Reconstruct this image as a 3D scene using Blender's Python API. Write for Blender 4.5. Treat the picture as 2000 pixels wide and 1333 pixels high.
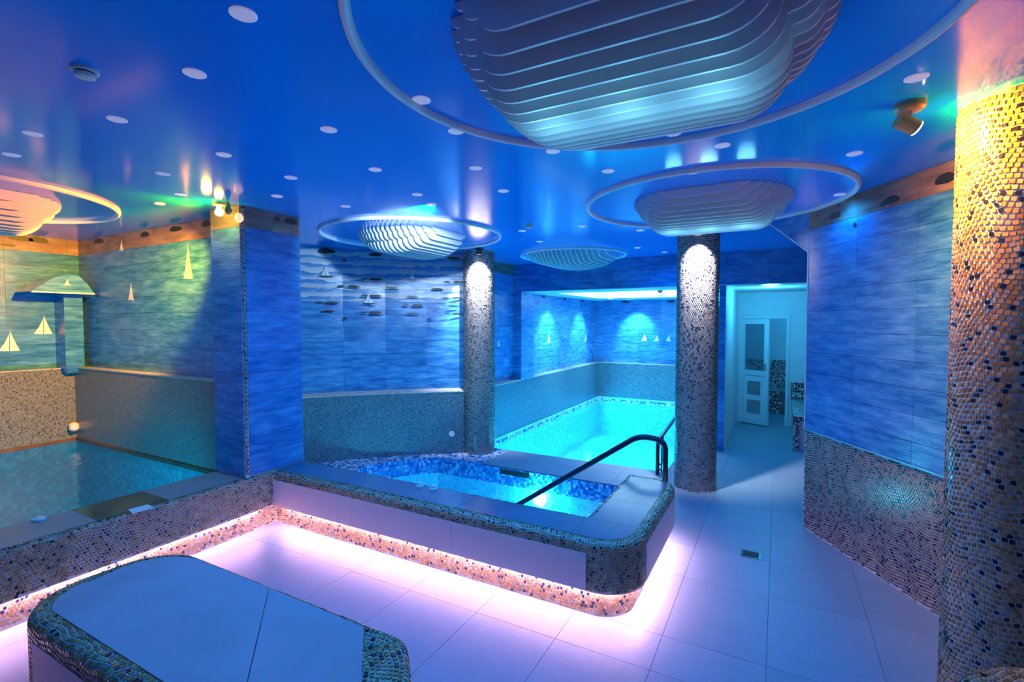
import bpy, math, random
import numpy as np
from mathutils import Vector
random.seed(7); rng = np.random.default_rng(7)
for o in list(bpy.data.objects): bpy.data.objects.remove(o)
SC = bpy.context.scene; COL = SC.collection

# ------------------------------------------------------------------ camera
F = 960.0; PITCH = math.atan(38 / F); YAW = math.atan(520 / F * math.cos(PITCH)); CZ = 1.7
cam = bpy.data.cameras.new('camera'); cam.sensor_width = 36; cam.lens = F / 2000 * 36
cam.clip_start = 0.05
camo = bpy.data.objects.new('camera', cam); COL.objects.link(camo)
camo.location = (0, 0, CZ); camo.rotation_euler = (math.pi / 2 - PITCH, 0, YAW)
SC.camera = camo
# ------------------------------------------------------------------ world, exposure
w = bpy.data.worlds.new('world'); SC.world = w; w.use_nodes = True
w.node_tree.nodes['Background'].inputs[0].default_value = (0.10, 0.16, 0.45, 1)
w.node_tree.nodes['Background'].inputs[1].default_value = .30
SC.view_settings.view_transform = 'Standard'; SC.view_settings.look = 'None'
SC.view_settings.gamma = 1; SC.view_settings.use_curve_mapping = False
SC.view_settings.exposure = 0.0
H = 2.6                                           # ceiling height
def lamp(kind, name, loc, energy, color, parent=None, target=None, **kw):
    L = bpy.data.lights.new(name, kind); L.energy = energy; L.color = color
    for k, v in kw.items(): setattr(L, k, v)
    o = bpy.data.objects.new(name, L); COL.objects.link(o)
    base = Vector(loc)
    if parent is not None: o.parent = parent; o.location = base - WL[parent]
    else: o.location = base
    if target is not None:
        o.rotation_euler = (Vector(target) - base).to_track_quat('-Z', 'Y').to_euler()
    return o

# ------------------------------------------------------------------ pixel -> place helpers
fw = np.array([-math.sin(YAW) * math.cos(PITCH), math.cos(YAW) * math.cos(PITCH), -math.sin(PITCH)])
rt = np.array([math.cos(YAW), math.sin(YAW), 0]); upv = np.cross(rt, fw); CC = np.array([0, 0, CZ])
def ray(x, y): return fw * F + rt * (x - 1000) + upv * (666.5 - y)
def onz(x, y, z=0.0):
    d = ray(x, y); return CC + d * ((z - CZ) / d[2])
def onax(x, y, ax, val):
    d = ray(x, y); return CC + d * (val / d[ax])
def online(x, y, p, q):
    d = ray(x, y); n = np.array([q[1] - p[1], -(q[0] - p[0])])
    return CC + d * (np.dot(n, np.array(p[:2])) / np.dot(n, d[:2]))

# ------------------------------------------------------------------ materials
MATS = {}
class NT:
    def __init__(s, name):
        s.m = bpy.data.materials.new(name); s.m.use_nodes = True; s.t = s.m.node_tree
        s.b = s.t.nodes['Principled BSDF']; MATS[name] = s.m
    def n(s, typ, **kw):
        nd = s.t.nodes.new(typ)
        for k, v in kw.items(): setattr(nd, k, v)
        return nd
    def l(s, a, b): s.t.links.new(a, b)
    def geo(s): return s.n('ShaderNodeNewGeometry')
    def pos(s, scale=(1, 1, 1), rotz=0):
        g = s.geo(); mp = s.n('ShaderNodeMapping'); mp.inputs['Scale'].default_value = scale
        mp.inputs['Rotation'].default_value = (0, 0, rotz)
        s.l(g.outputs['Position'], mp.inputs['Vector']); return mp.outputs[0]
    def noise(s, vec, scale, detail=3, rough=.5):
        nd = s.n('ShaderNodeTexNoise'); nd.inputs['Scale'].default_value = scale
        nd.inputs['Detail'].default_value = detail; nd.inputs['Roughness'].default_value = rough
        s.l(vec, nd.inputs['Vector']); return nd.outputs['Fac']
    def ramp(s, fac, stops, interp='LINEAR'):
        r = s.n('ShaderNodeValToRGB'); e = r.color_ramp; e.interpolation = interp
        while len(e.elements) < len(stops): e.elements.new(.5)
        for el, (p, c) in zip(e.elements, stops): el.position = p; el.color = (*c, 1)
        s.l(fac, r.inputs[0]); return r.outputs[0]
    def math(s, op, a, b=None):
        m = s.n('ShaderNodeMath', operation=op)
        for i, v in enumerate((a, b)):
            if v is None: continue
            if isinstance(v, (int, float)): m.inputs[i].default_value = v
            else: s.l(v, m.inputs[i])
        return m.outputs[0]
    def mix(s, fac, a, b, typ='MIX'):
        m = s.n('ShaderNodeMixRGB', blend_type=typ)
        for i, v in zip((0, 1, 2), (fac, a, b)):
            if isinstance(v, (int, float)): m.inputs[i].default_value = v
            elif isinstance(v, tuple): m.inputs[i].default_value = (*v, 1)
            else: s.l(v, m.inputs[i])
        return m.outputs[0]
    def bump(s, h, strength, dist):
        b = s.n('ShaderNodeBump'); b.inputs['Strength'].default_value = strength
        b.inputs['Distance'].default_value = dist; s.l(h, b.inputs['Height'])
        s.l(b.outputs[0], s.b.inputs['Normal'])
    def col(s, c):
        if isinstance(c, tuple): s.b.inputs['Base Color'].default_value = (*c, 1)
        else: s.l(c, s.b.inputs['Base Color'])
    def rough(s, r, spec=.5):
        s.b.inputs['Roughness'].default_value = r; s.b.inputs['Specular IOR Level'].default_value = spec
def plain(name, c, rough=.4, metal=0, var=.0, spec=.5, scale=8):
    t = NT(name); t.rough(rough, spec); t.b.inputs['Metallic'].default_value = metal
    f = t.noise(t.pos(), scale, 4)
    k = 1 - var
    t.col(t.ramp(f, [(.3, tuple(x * k for x in c)), (.7, tuple(min(1, x * (1 + var)) for x in c))]))
    return t.m
def emit(name, c, strength, base=(.8, .8, .8)):
    t = NT(name); t.col(base); t.b.inputs['Emission Color'].default_value = (*c, 1)
    t.b.inputs['Emission Strength'].default_value = strength; return t.m

plain('white_paint', (.78, .79, .8), .5, var=.03)
plain('fin_white', (.82, .82, .84), .42, var=.02)
plain('plastic_white', (.8, .78, .72), .35, var=.02)
plain('pvc_white', (.82, .84, .86), .3, var=.02)
plain('black_metal', (.012, .013, .02), .35, metal=.0, var=.1)
plain('rail_metal', (.02, .025, .05), .18, metal=.3, var=.1, spec=.8)
plain('steel', (.55, .56, .6), .25, metal=1, var=.05)
plain('grout', (.66, .6, .55), .7, var=.06, scale=30)
plain('grout_dark', (.27, .27, .29), .8, var=.06, scale=30)
plain('grout_mid', (.42, .39, .37), .8, var=.06, scale=30)
plain('dark_slot', (.01, .012, .02), .6)
plain('brown_edge', (.13, .07, .04), .4, var=.3)
plain('sail_white', (.85, .82, .76), .4, var=.03)
plain('island_dark', (.02, .025, .03), .4, var=.2)
plain('wet_slab', (.17, .1, .045), .12, var=.35, scale=5)
plain('lamp_amber', (.55, .35, .12), .25, var=.1)
emit('led_strip', (1.0, .50, .80), 95.0)
emit('spot_disc', (.60, .56, .9), .3, (.7, .7, .75))
emit('bulb_yellow', (1.0, .62, .08), 30.0)
emit('bulb_white', (.95, .95, 1.0), 40.0)
emit('bulb_dim', (1.0, .5, .1), 1.2)
emit('pool_lamp', (.5, 1.0, .95), 14.0)
emit('corr_lamp', (.2, .75, 1.0), 1.0)
emit('well_lamp', (.55, .93, 1.0), 7.0)

t = NT('floor_stone'); t.rough(.42, .4)
oi = t.n('ShaderNodeObjectInfo')
f = t.noise(t.pos(), 2.2, 6, .6); g2 = t.noise(t.pos(), 45, 3)
c = t.ramp(f, [(.3, (.19, .27, .35)), (.7, (.23, .31, .40))])
c = t.mix(.12, c, t.ramp(g2, [(.35, (.2, .25, .3)), (.65, (.32, .42, .52))]))
v = t.math('ADD', t.math('MULTIPLY', oi.outputs['Random'], .08), .94)
mm = t.n('ShaderNodeVectorMath', operation='SCALE'); t.l(c, mm.inputs[0]); t.l(v, mm.inputs['Scale']); t.col(mm.outputs[0])
t.bump(g2, .08, .002)

for nm_, r_, a_ in (('bench_stone', .55, (.48, .33, .36)), ('rim_stone', .2, (.1, .16, .24)), ('coping_stone', .4, (.33, .29, .26))):
    t = NT(nm_); t.rough(r_, .45 if r_ < .5 else .2)
    f = t.noise(t.pos(), 3, 5, .6)
    t.col(t.ramp(f, [(.3, tuple(x * .88 for x in a_)), (.7, tuple(x * 1.1 for x in a_))]))
t = NT('panel_stone'); t.rough(.45, .4)
f = t.noise(t.pos(), 4, 6, .65)
t.col(t.ramp(f, [(.3, (.74, .55, .56)), (.7, (.8, .62, .63))]))

t = NT('ceiling_film'); t.rough(.13, .6)
f = t.noise(t.pos(), 1.2, 2)
t.col(t.ramp(f, [(.3, (.0, .30, .95)), (.7, (.0, .33, 1.0))]))
t.bump(t.noise(t.pos(), 7, 2), .05, .01)

def blue_tile(name, dark, mid, light, band=False):
    t = NT(name); t.rough(.16, .5)
    oi = t.n('ShaderNodeObjectInfo')
    f = t.noise(t.pos((2.2, 2.2, 11)), 2.2, 5, .62)
    g2 = t.noise(t.pos((2.2, 2.2, 42)), 3.0, 3, .6)
    ff = t.math('ADD', t.math('MULTIPLY', f, .72), t.math('MULTIPLY', g2, .28))
    ff = t.math('ADD', ff, t.math('MULTIPLY', t.math('SUBTRACT', oi.outputs['Random'], .5), .09))
    c = t.ramp(ff, [(.36, dark), (.5, mid), (.64, light)])
    if band:
        g = t.geo(); sp = t.n('ShaderNodeSeparateXYZ'); t.l(g.outputs['Position'], sp.inputs[0])
        z = t.math('ADD', sp.outputs[2], t.math('MULTIPLY', t.math('SUBTRACT', f, .5), .14))
        fr = t.math('FRACT', t.math('DIVIDE', z, .1))
        c2 = t.ramp(fr, [(.0, (.72, .66, .66)), (.5, (.5, .52, .6)), (.62, mid), (1.0, dark)])
        c = t.mix(.8, c, c2)
    t.col(c); t.bump(g2, .35, .006)
blue_tile('tile_blue', (.015, .14, .40), (.048, .25, .56), (.115, .38, .69))
blue_tile('tile_band', (.04, .18, .42), (.09, .30, .58), (.2, .48, .75), band=True)
t = NT('tile_sky'); t.rough(.2, .5)
f = t.noise(t.pos((2, 2, 9)), 2.0, 4, .6)
t.col(t.ramp(f, [(.3, (.17, .12, .10)), (.55, (.3, .2, .15)), (.75, (.42, .3, .24))]))

STOPS = [(0, (.012, .012, .03)), (.10, (.30, .15, .05)), (.30, (.42, .24, .09)), (.48, (.34, .21, .10)),
         (.62, (.24, .14, .07)), (.74, (.46, .32, .17)), (.90, (.26, .22, .20))]
t = NT('tessera'); t.rough(.2, .5)
t.col(t.ramp(t.geo().outputs['Random Per Island'], STOPS, 'CONSTANT'))
t = NT('tessera_grey'); t.rough(.2, .5)
t.col(t.ramp(t.geo().outputs['Random Per Island'], [(0, (.012, .012, .03)), (.16, (.17, .13, .11)), (.34, (.24, .19, .16)), (.55, (.13, .12, .13)), (.72, (.28, .22, .18)), (.88, (.2, .19, .21))], 'CONSTANT'))
t = NT('tessera_piece'); t.rough(.2, .5)
t.col(t.ramp(t.n('ShaderNodeObjectInfo').outputs['Random'], STOPS, 'CONSTANT'))

def vor_mosaic(name, stops, scale, grout, rough=.3):
    t = NT(name); t.rough(rough, .5)
    p = t.pos()
    v = t.n('ShaderNodeTexVoronoi'); v.inputs['Scale'].default_value = scale; v.inputs['Randomness'].default_value = .55
    v2 = t.n('ShaderNodeTexVoronoi', feature='DISTANCE_TO_EDGE'); v2.inputs['Scale'].default_value = scale; v2.inputs['Randomness'].default_value = .55
    t.l(p, v.inputs['Vector']); t.l(p, v2.inputs['Vector'])
    sp = t.n('ShaderNodeSeparateColor'); t.l(v.outputs['Color'], sp.inputs[0])
    c = t.ramp(sp.outputs[0], stops, 'CONSTANT')
    e = t.math('LESS_THAN', v2.outputs['Distance'], .09)
    t.col(t.mix(e, c, grout))
    t.bump(v2.outputs['Distance'], .3, .004)
FAR = [(0, (.03, .04, .06)), (.12, (.11, .13, .14)), (.4, (.16, .17, .18)), (.65, (.09, .11, .13)), (.8, (.21, .22, .22))]
vor_mosaic('mosaic_pale', [(0, (.25, .24, .22)), (.3, (.5, .47, .43)), (.6, (.42, .4, .37)), (.8, (.6, .57, .53))], 70, (.55, .52, .5))
vor_mosaic('mosaic_sea', [(0, (.02, .04, .08)), (.12, (.05, .14, .20)), (.4, (.08, .20, .26)), (.65, (.04, .11, .18)), (.8, (.13, .26, .31))], 75, (.09, .19, .25))
vor_mosaic('mosaic_far', FAR, 75, (.2, .22, .23))
vor_mosaic('mosaic_mono', [(0, (.015, .015, .02)), (.55, (.75, .75, .72)), (.62, (.02, .02, .025)), (.85, (.6, .6, .58))], 26, (.5, .5, .5))
vor_mosaic('mosaic_aqua', [(0, (.25, .62, .8)), (.3, (.4, .78, .9)), (.55, (.12, .45, .75)), (.75, (.6, .88, .95))], 34, (.7, .8, .85))

def grid_mosaic(name, stops, size):
    t = NT(name); t.rough(.2, .5)
    g = t.geo(); sn = t.n('ShaderNodeVectorMath', operation='SCALE'); sn.inputs['Scale'].default_value = 1 / size
    ad = t.n('ShaderNodeVectorMath', operation='ADD'); ad.inputs[1].default_value = (.013, .017, .011)
    t.l(g.outputs['Position'], ad.inputs[0]); t.l(ad.outputs[0], sn.inputs[0])
    fl = t.n('ShaderNodeVectorMath', operation='FLOOR'); t.l(sn.outputs[0], fl.inputs[0])
    wn = t.n('ShaderNodeTexWhiteNoise'); t.l(fl.outputs[0], wn.inputs['Vector'])
    t.col(t.ramp(wn.outputs['Value'], stops, 'CONSTANT'))
grid_mosaic('mosaic_spa', [(0, (.03, .1, .38)), (.3, (.05, .2, .55)), (.55, (.08, .3, .62)), (.75, (.18, .42, .7)), (.93, (.45, .6, .75))], .028)
grid_mosaic('mosaic_deck', [(0, (.03, .12, .45)), (.25, (.5, .6, .72)), (.6, (.72, .76, .8)), (.8, (.1, .3, .65))], .035)
grid_mosaic('basin_aqua', [(0, (.14, .6, .76)), (.35, (.18, .67, .81)), (.6, (.23, .72, .85)), (.85, (.36, .8, .9))], .035)
grid_mosaic('basin_teal', [(0, (.015, .24, .36)), (.35, (.02, .28, .40)), (.6, (.03, .32, .44)), (.85, (.05, .38, .5))], .035)

def water(name, tint, bump=.25, sc=9):
    t = NT(name); out = t.t.nodes['Material Output']
    tr = t.n('ShaderNodeBsdfTransparent'); tr.inputs[0].default_value = (*tint, 1)
    gl = t.n('ShaderNodeBsdfGlossy'); gl.inputs['Roughness'].default_value = .06
    b = t.n('ShaderNodeBump'); b.inputs['Strength'].default_value = bump; b.inputs['Distance'].default_value = .02
    t.l(t.noise(t.pos(), sc, 3), b.inputs['Height']); t.l(b.outputs[0], gl.inputs['Normal'])
    g = t.geo(); dp = t.n('ShaderNodeVectorMath', operation='DOT_PRODUCT'); t.l(g.outputs['Incoming'], dp.inputs[0]); t.l(b.outputs[0], dp.inputs[1])
    c = t.math('SUBTRACT', 1.0, t.math('ABSOLUTE', dp.outputs['Value']))
    fr = t.math('ADD', .02, t.math('MULTIPLY', .6, t.math('POWER', t.math('MAXIMUM', c, 0.0), 5.0)))
    mx = t.n('ShaderNodeMixShader'); t.l(fr, mx.inputs[0]); t.l(tr.outputs[0], mx.inputs[1]); t.l(gl.outputs[0], mx.inputs[2])
    t.l(mx.outputs[0], out.inputs['Surface']); return t.m
water('water_pool', (.62, .95, 1.0)); water('water_spa', (.6, .93, 1.0), .5, 14); water('water_green', (.05, .5, .56), .35, 10)
t = NT('door_glass'); out = t.t.nodes['Material Output']
tr = t.n('ShaderNodeBsdfTransparent'); tr.inputs[0].default_value = (.7, .85, .9, 1)
gl = t.n('ShaderNodeBsdfGlossy'); gl.inputs['Roughness'].default_value = .03
mx = t.n('ShaderNodeMixShader'); mx.inputs[0].default_value = .12
t.l(tr.outputs[0], mx.inputs[1]); t.l(gl.outputs[0], mx.inputs[2]); t.l(mx.outputs[0], out.inputs['Surface'])

# ------------------------------------------------------------------ object helpers
WL = {}
def reg(o, parent, world):
    COL.objects.link(o); WL[o] = Vector(world)
    if parent is not None:
        o.parent = parent; o.location = Vector(world) - WL[parent]
    else: o.location = Vector(world)
    return o
def thing(name, label, cat, loc=(0, 0, 0), group=None):
    o = bpy.data.objects.new(name, None); o.empty_display_size = .1
    reg(o, None, loc); o['label'] = label; o['category'] = cat
    if group: o['group'] = group
    return o
def tag(o, label, cat, group=None):
    o['label'] = label; o['category'] = cat
    if group: o['group'] = group
    return o
def mesh(name, V, Fc, mats, smooth=False, fm=None):
    m = bpy.data.meshes.new(name); m.from_pydata([tuple(map(float, v)) for v in V], [], Fc)
    for x in (mats if isinstance(mats, (list, tuple)) else [mats]): m.materials.append(MATS[x])
    if fm is not None: m.polygons.foreach_set('material_index', fm)
    if smooth: m.polygons.foreach_set('use_smooth', [True] * len(m.polygons))
    m.update(); return m
def add(name, V, Fc, mat, parent=None, smooth=False, at=None, fm=None):
    """mesh from world-space verts; `at` = world origin of the object"""
    base = Vector(at) if at is not None else (WL[parent] if parent is not None else Vector((0, 0, 0)))
    V = np.asarray(V, float) - np.array(base)
    return reg(bpy.data.objects.new(name, mesh(name, V, Fc, mat, smooth, fm)), parent, base)
def struct(o, label=None, cat=None):
    o['kind'] = 'structure'
    if label: o['label'] = label; o['category'] = cat
    return o
BOXF = [(0, 3, 2, 1), (4, 5, 6, 7), (0, 1, 5, 4), (1, 2, 6, 5), (2, 3, 7, 6), (3, 0, 4, 7)]
def boxv(lo, hi):
    x0, y0, z0 = lo; x1, y1, z1 = hi
    return [(x0, y0, z0), (x1, y0, z0), (x1, y1, z0), (x0, y1, z0), (x0, y0, z1), (x1, y0, z1), (x1, y1, z1), (x0, y1, z1)]
def box(name, lo, hi, mat, parent=None, at=None):
    return add(name, boxv(lo, hi), BOXF, mat, parent, at=at)
def sheet(name, poly, z, mat, parent):
    return add(name, [(x, y, z) for x, y in poly], [tuple(range(len(poly)))], mat, parent)
def join(parts):
    V = []; Fc = []
    for v, f in parts:
        k = len(V); V += [tuple(p) for p in v]; Fc += [tuple(i + k for i in q) for q in f]
    return V, Fc
def prism(poly, z0, z1):
    n = len(poly); V = [(x, y, z0) for x, y in poly] + [(x, y, z1) for x, y in poly]
    Fc = [tuple(range(n))[::-1], tuple(range(n, 2 * n))] + [(i, (i + 1) % n, n + (i + 1) % n, n + i) for i in range(n)]
    return V, Fc
def plate(o3, ax, ay, nrm, poly, th):
    """polygon in plane (ax, ay) at o3, extruded along nrm by th"""
    o3, ax, ay, nrm = [np.array(q, float) for q in (o3, ax, ay, nrm)]
    n = len(poly); V = [o3 + ax * a + ay * b for a, b in poly] + [o3 + ax * a + ay * b + nrm * th for a, b in poly]
    return V, [tuple(range(n))[::-1], tuple(range(n, 2 * n))] + [(i, (i + 1) % n, n + (i + 1) % n, n + i) for i in range(n)]
def tube(pts, r, n=10, cap=True):
    P = [np.array(p, float) for p in pts]; V = []; Fc = []; prev = None
    for i, p in enumerate(P):
        d = (P[min(i + 1, len(P) - 1)] - P[max(i - 1, 0)]); d /= np.linalg.norm(d)
        if prev is None:
            a = np.cross(d, (0, 0, 1.0)); a = a if np.linalg.norm(a) > 1e-3 else np.cross(d, (1.0, 0, 0))
        else: a = prev - d * np.dot(prev, d)
        a /= np.linalg.norm(a); prev = a; b = np.cross(d, a)
        for k in range(n):
            q = 2 * math.pi * k / n; V.append(p + r * (math.cos(q) * a + math.sin(q) * b))
    for i in range(len(P) - 1):
        for k in range(n):
            Fc.append((i * n + k, i * n + (k + 1) % n, (i + 1) * n + (k + 1) % n, (i + 1) * n + k))
    if cap: Fc += [tuple(range(n))[::-1], tuple(range((len(P) - 1) * n, len(P) * n))]
    return V, Fc
def bend(pts, r, k=6):
    """round the corners of a polyline"""
    P = [np.array(p, float) for p in pts]; out = [P[0]]
    for a, b, c in zip(P, P[1:], P[2:]):
        u = (a - b) / np.linalg.norm(a - b); v = (c - b) / np.linalg.norm(c - b)
        rr = min(r, .45 * np.linalg.norm(a - b), .45 * np.linalg.norm(c - b))
        for i in range(k + 1):
            s = i / k; out.append((b + u * rr) * (1 - s) ** 2 + b * 2 * s * (1 - s) + (b + v * rr) * s * s)
    out.append(P[-1]); return out
def lathe(prof, cx, cy, n=32):
    V = []; Fc = []
    for r, z in prof:
        for k in range(n):
            q = 2 * math.pi * k / n; V.append((cx + r * math.cos(q), cy + r * math.sin(q), z))
    for i in range(len(prof) - 1):
        for k in range(n): Fc.append((i * n + k, i * n + (k + 1) % n, (i + 1) * n + (k + 1) % n, (i + 1) * n + k))
    Fc += [tuple(range(n))[::-1], tuple(range((len(prof) - 1) * n, len(prof) * n))]
    return V, Fc

# ---- sweeps and mosaics
class Path:
    """plan outline; outward normal is to the right of travel"""
    def __init__(s, pts, closed=False, k=10):
        P = []; n = len(pts)
        for i, p in enumerate(pts):
            b = np.array(p[:2], float); r = p[2] if len(p) > 2 else 0
            if r <= 0 or (not closed and i in (0, n - 1)): P.append(b); continue
            a = np.array(pts[i - 1][:2], float); c = np.array(pts[(i + 1) % n][:2], float)
            u = (a - b) / np.linalg.norm(a - b); v = (c - b) / np.linalg.norm(c - b)
            ang = math.acos(np.clip(np.dot(u, v), -1, 1)); tl = r / math.tan(ang / 2)
            p0 = b + u * tl; p1 = b + v * tl; bis = (u + v) / np.linalg.norm(u + v); cen = b + bis * r / math.sin(ang / 2)
            a0 = math.atan2(*(p0 - cen)[::-1]); a1 = math.atan2(*(p1 - cen)[::-1]); d = (a1 - a0 + math.pi) % (2 * math.pi) - math.pi
            for j in range(k + 1):
                q = a0 + d * j / k; P.append(cen + r * np.array([math.cos(q), math.sin(q)]))
        if closed: P.append(P[0])
        s.P = np.array(P); s.closed = closed
        seg = np.diff(s.P, axis=0); L = np.linalg.norm(seg, axis=1); s.S = np.concatenate([[0], np.cumsum(L)]); s.L = s.S[-1]
        sn = np.stack([seg[:, 1], -seg[:, 0]], 1) / L[:, None]
        N = np.zeros_like(s.P); N[:-1] += sn; N[1:] += sn
        if closed: N[0] += sn[-1]; N[-1] = N[0]
        s.N = N / np.linalg.norm(N, axis=1)[:, None]
    def at(s, u):
        u = np.mod(u, s.L) if s.closed else u
        i = lambda A: np.stack([np.interp(u, s.S, A[:, k]) for k in (0, 1)], -1)
        p = i(s.P); n = i(s.N); return p, n / np.linalg.norm(n, axis=-1, keepdims=True)
class Prof:
    def __init__(s, pts):
        s.P = np.array(pts, float); L = np.linalg.norm(np.diff(s.P, axis=0), axis=1); s.S = np.concatenate([[0], np.cumsum(L)]); s.L = s.S[-1]
        d = np.diff(s.P, axis=0) / L[:, None]; sn = np.stack([-d[:, 1], d[:, 0]], 1)
        N = np.zeros_like(s.P); N[:-1] += sn; N[1:] += sn; s.N = N / np.linalg.norm(N, axis=1)[:, None]
    def at(s, v):
        i = lambda A: np.stack([np.interp(v, s.S, A[:, k]) for k in (0, 1)], -1)
        return i(s.P), i(s.N)
def sweepmap(path, prof):
    def f(u, v):
        p, n = path.at(u); q, m = prof.at(v)
        pos = np.concatenate([p + n * q[..., :1], q[..., 1:]], -1)
        nr = np.concatenate([n * m[..., :1], m[..., 1:]], -1)
        return pos, nr / np.linalg.norm(nr, axis=-1, keepdims=True)
    return f
def loft(path, prof):
    n = len(path.P); V = []; Fc = []
    for q in prof.P:
        for i in range(n): V.append((*(path.P[i] + path.N[i] * q[0]), q[1]))
    for j in range(len(prof.P) - 1):
        for i in range(n - 1): Fc.append((j * n + i, j * n + i + 1, (j + 1) * n + i + 1, (j + 1) * n + i))
    return V, Fc
def rounded_edge(r, z, down, band, k=5):
    """profile running from the top inwards band, over a bullnose, down to z `down` (travel reversed so that normals face out)"""
    pts = [(0, down), (0, z - r)] + [(-r + r * math.cos(a), z - r + r * math.sin(a)) for a in np.linspace(0, math.pi / 2, k + 1)[1:]] + [(-band, z)]
    return Prof([(-p[0], p[1]) if False else p for p in pts][::-1])
def tesserae(name, f, U, V, s, parent, closed=False, keep=None, pick=0, warp=.4, lift=.003, mat='tessera'):
    """rows of small stones laid in wavy arcs over the surface f(u, v); the `pick` nearest ones in view become single parts"""
    nu = max(1, round(U / s)); nv = max(1, round(V / s)); su = U / nu; sv = V / nv
    jj, ii = np.meshgrid(np.arange(nv), np.arange(nu), indexing='ij'); ii = ii.ravel(); jj = jj.ravel()
    cu = (ii + .5 + .5 * (jj % 2) * (1 if closed else .0)) * su; cv = (jj + .5) * sv
    if not closed: cu = cu + .25 * su * np.where(jj % 2, 1, -1)
    N = len(cu); rot = rng.normal(0, .16, N); sz = rng.uniform(.8, .99, N)
    ang = np.array([30, 90, 150, 210, 270, 330]) * math.pi / 180 if warp >= 0 else None
    hx = np.array([-.5, -.36, .36, .5, .36, -.36]); hy = np.array([0, .46, .46, 0, -.46, -.46])
    hx = np.array([-.43, -.33, .33, .43, .43, .33, -.33, -.43]); hy = np.array([.3, .43, .43, .3, -.3, -.43, -.43, -.3])
    nk = len(hx)
    lx = (hx[None] * np.cos(rot)[:, None] - hy[None] * np.sin(rot)[:, None]) * sz[:, None] * .97
    ly = (hx[None] * np.sin(rot)[:, None] + hy[None] * np.cos(rot)[:, None]) * sz[:, None] * .97
    uu = cu[:, None] + lx * su; vv = cv[:, None] + ly * sv
    per = (2 * math.pi * max(1, round(U / .21)) / U) if closed else 2 * math.pi / .21
    vv2 = vv + warp * s * np.sin(uu * per + 1.2 * np.sin(vv * 13)) ; uu2 = uu + .5 * warp * s * np.sin(vv * 2 * math.pi / .17 + 2)
    m = (vv2.min(1) > .001) & (vv2.max(1) < V - .001)
    if not closed: m &= (uu2.min(1) > .0) & (uu2.max(1) < U)
    if keep is not None: m &= keep(cu, cv)
    uu2, vv2 = uu2[m], vv2[m]; N = len(uu2)
    pos, nr = f(uu2, vv2)
    top = pos + nr * lift
    # small inner bevel: the rim sits lower than the crown
    cen = top.mean(1, keepdims=True); crown = cen + (top - cen) * .86 + nr * .0012
    single = np.zeros(N, bool)
    if pick:
        c = cen[:, 0] - CC; d = c @ fw; px = 1000 + F * (c @ rt) / d; py = 666.5 - F * (c @ upv) / d
        facing = -(nr[:, 0] * c).sum(1) / np.linalg.norm(c, axis=1)
        vis = (d > .1) & (px > 5) & (px < 1995) & (py > 5) & (py < 1328) & (facing > .15)
        sc = np.where(vis, facing / d ** 2, -1); idx = np.argsort(-sc)[:pick]; single[idx[sc[idx] > 0]] = True
    A = ~single; n = int(A.sum())
    V3 = np.concatenate([pos[A], crown[A]], 1).reshape(-1, 3)
    base = (np.arange(n) * 2 * nk)[:, None]
    faces = (base + np.arange(nk, 2 * nk)).tolist()
    for k in range(nk):
        q = np.array([k, (k + 1) % nk, nk + (k + 1) % nk, nk + k]); faces += (base + q).tolist()
    off = np.array(WL[parent]) if parent is not None else 0
    o = add(name, V3, [tuple(q) for q in faces], mat, parent); o['kind'] = 'stuff'
    if single.any():
        shared = None
        for i in np.where(single)[0]:
            c = cen[i, 0]; nn = nr[i].mean(0); nn /= np.linalg.norm(nn)
            tx = pos[i, 3] - pos[i, 0]; tx = tx - nn * np.dot(tx, nn); w_ = np.linalg.norm(tx); tx /= w_; ty = np.cross(nn, tx)
            if shared is None:
                ww = su * .97
                P0 = [(a * ww, b * sv * .97, -lift) for a, b in zip(hx, hy)] + [(a * ww * .86, b * sv * .97 * .86, .0012) for a, b in zip(hx, hy)]
                ff = [tuple(range(nk, 2 * nk))] + [(k, (k + 1) % nk, nk + (k + 1) % nk, nk + k) for k in range(nk)]
                if True: ff = [q[::-1] for q in ff]
                shared = mesh('mosaic_stone', P0, ff, 'tessera_piece')
            p = bpy.data.objects.new('mosaic_stone', shared); reg(p, parent, c)
            from mathutils import Matrix
            p.rotation_euler = Matrix((tx, ty, nn)).transposed().to_euler()
            p.scale = (1, 1, 1)
    return o

# ---- wall tiles
TW, TH = .5, .1633
_tile_mesh = {}
def wall_tiles(parent, o3, d, nrm, length, z0, z1, mat='tile_blue', top=None, off=0.0, clip=None, topmat='tile_sky', w_=TW):
    """single glazed tiles along a straight wall run; o3 start point, d direction, nrm outward"""
    d = np.array(d, float); nrm = np.array(nrm, float)
    xs = [0.0]; x = off if off > 0 else w_
    while x < length - .02: xs.append(x); x += w_
    xs.append(length)
    zs = [z1]; z = z1 - TH
    while z > z0 + .03: zs.append(z); z -= TH
    zs.append(z0); zs = zs[::-1]
    for r in range(len(zs) - 1):
        for a, b in zip(xs, xs[1:]):
            if b - a < .02: continue
            if clip and not clip((a + b) / 2, (zs[r] + zs[r + 1]) / 2): continue
            zc = (zs[r] + zs[r + 1]) / 2
            m_ = topmat if (top and zc > top) else (mat(zc) if callable(mat) else mat)
            key = (round(b - a, 3), round(zs[r + 1] - zs[r], 3), m_)
            if key not in _tile_mesh:
                hw = (b - a) / 2 - .0012; hh = (zs[r + 1] - zs[r]) / 2 - .0012
                V = boxv((-hw, -.004, -hh), (hw, .004, hh))
                _tile_mesh[key] = mesh('wall_tile', V, BOXF, m_)
            c = np.array(o3, float) + d * (a + b) / 2; c[2] = zc
            p = bpy.data.objects.new('wall_tile', _tile_mesh[key]); reg(p, parent, c + nrm * .003)
            p.rotation_euler = (0, 0, math.atan2(d[1], d[0]))
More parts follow.
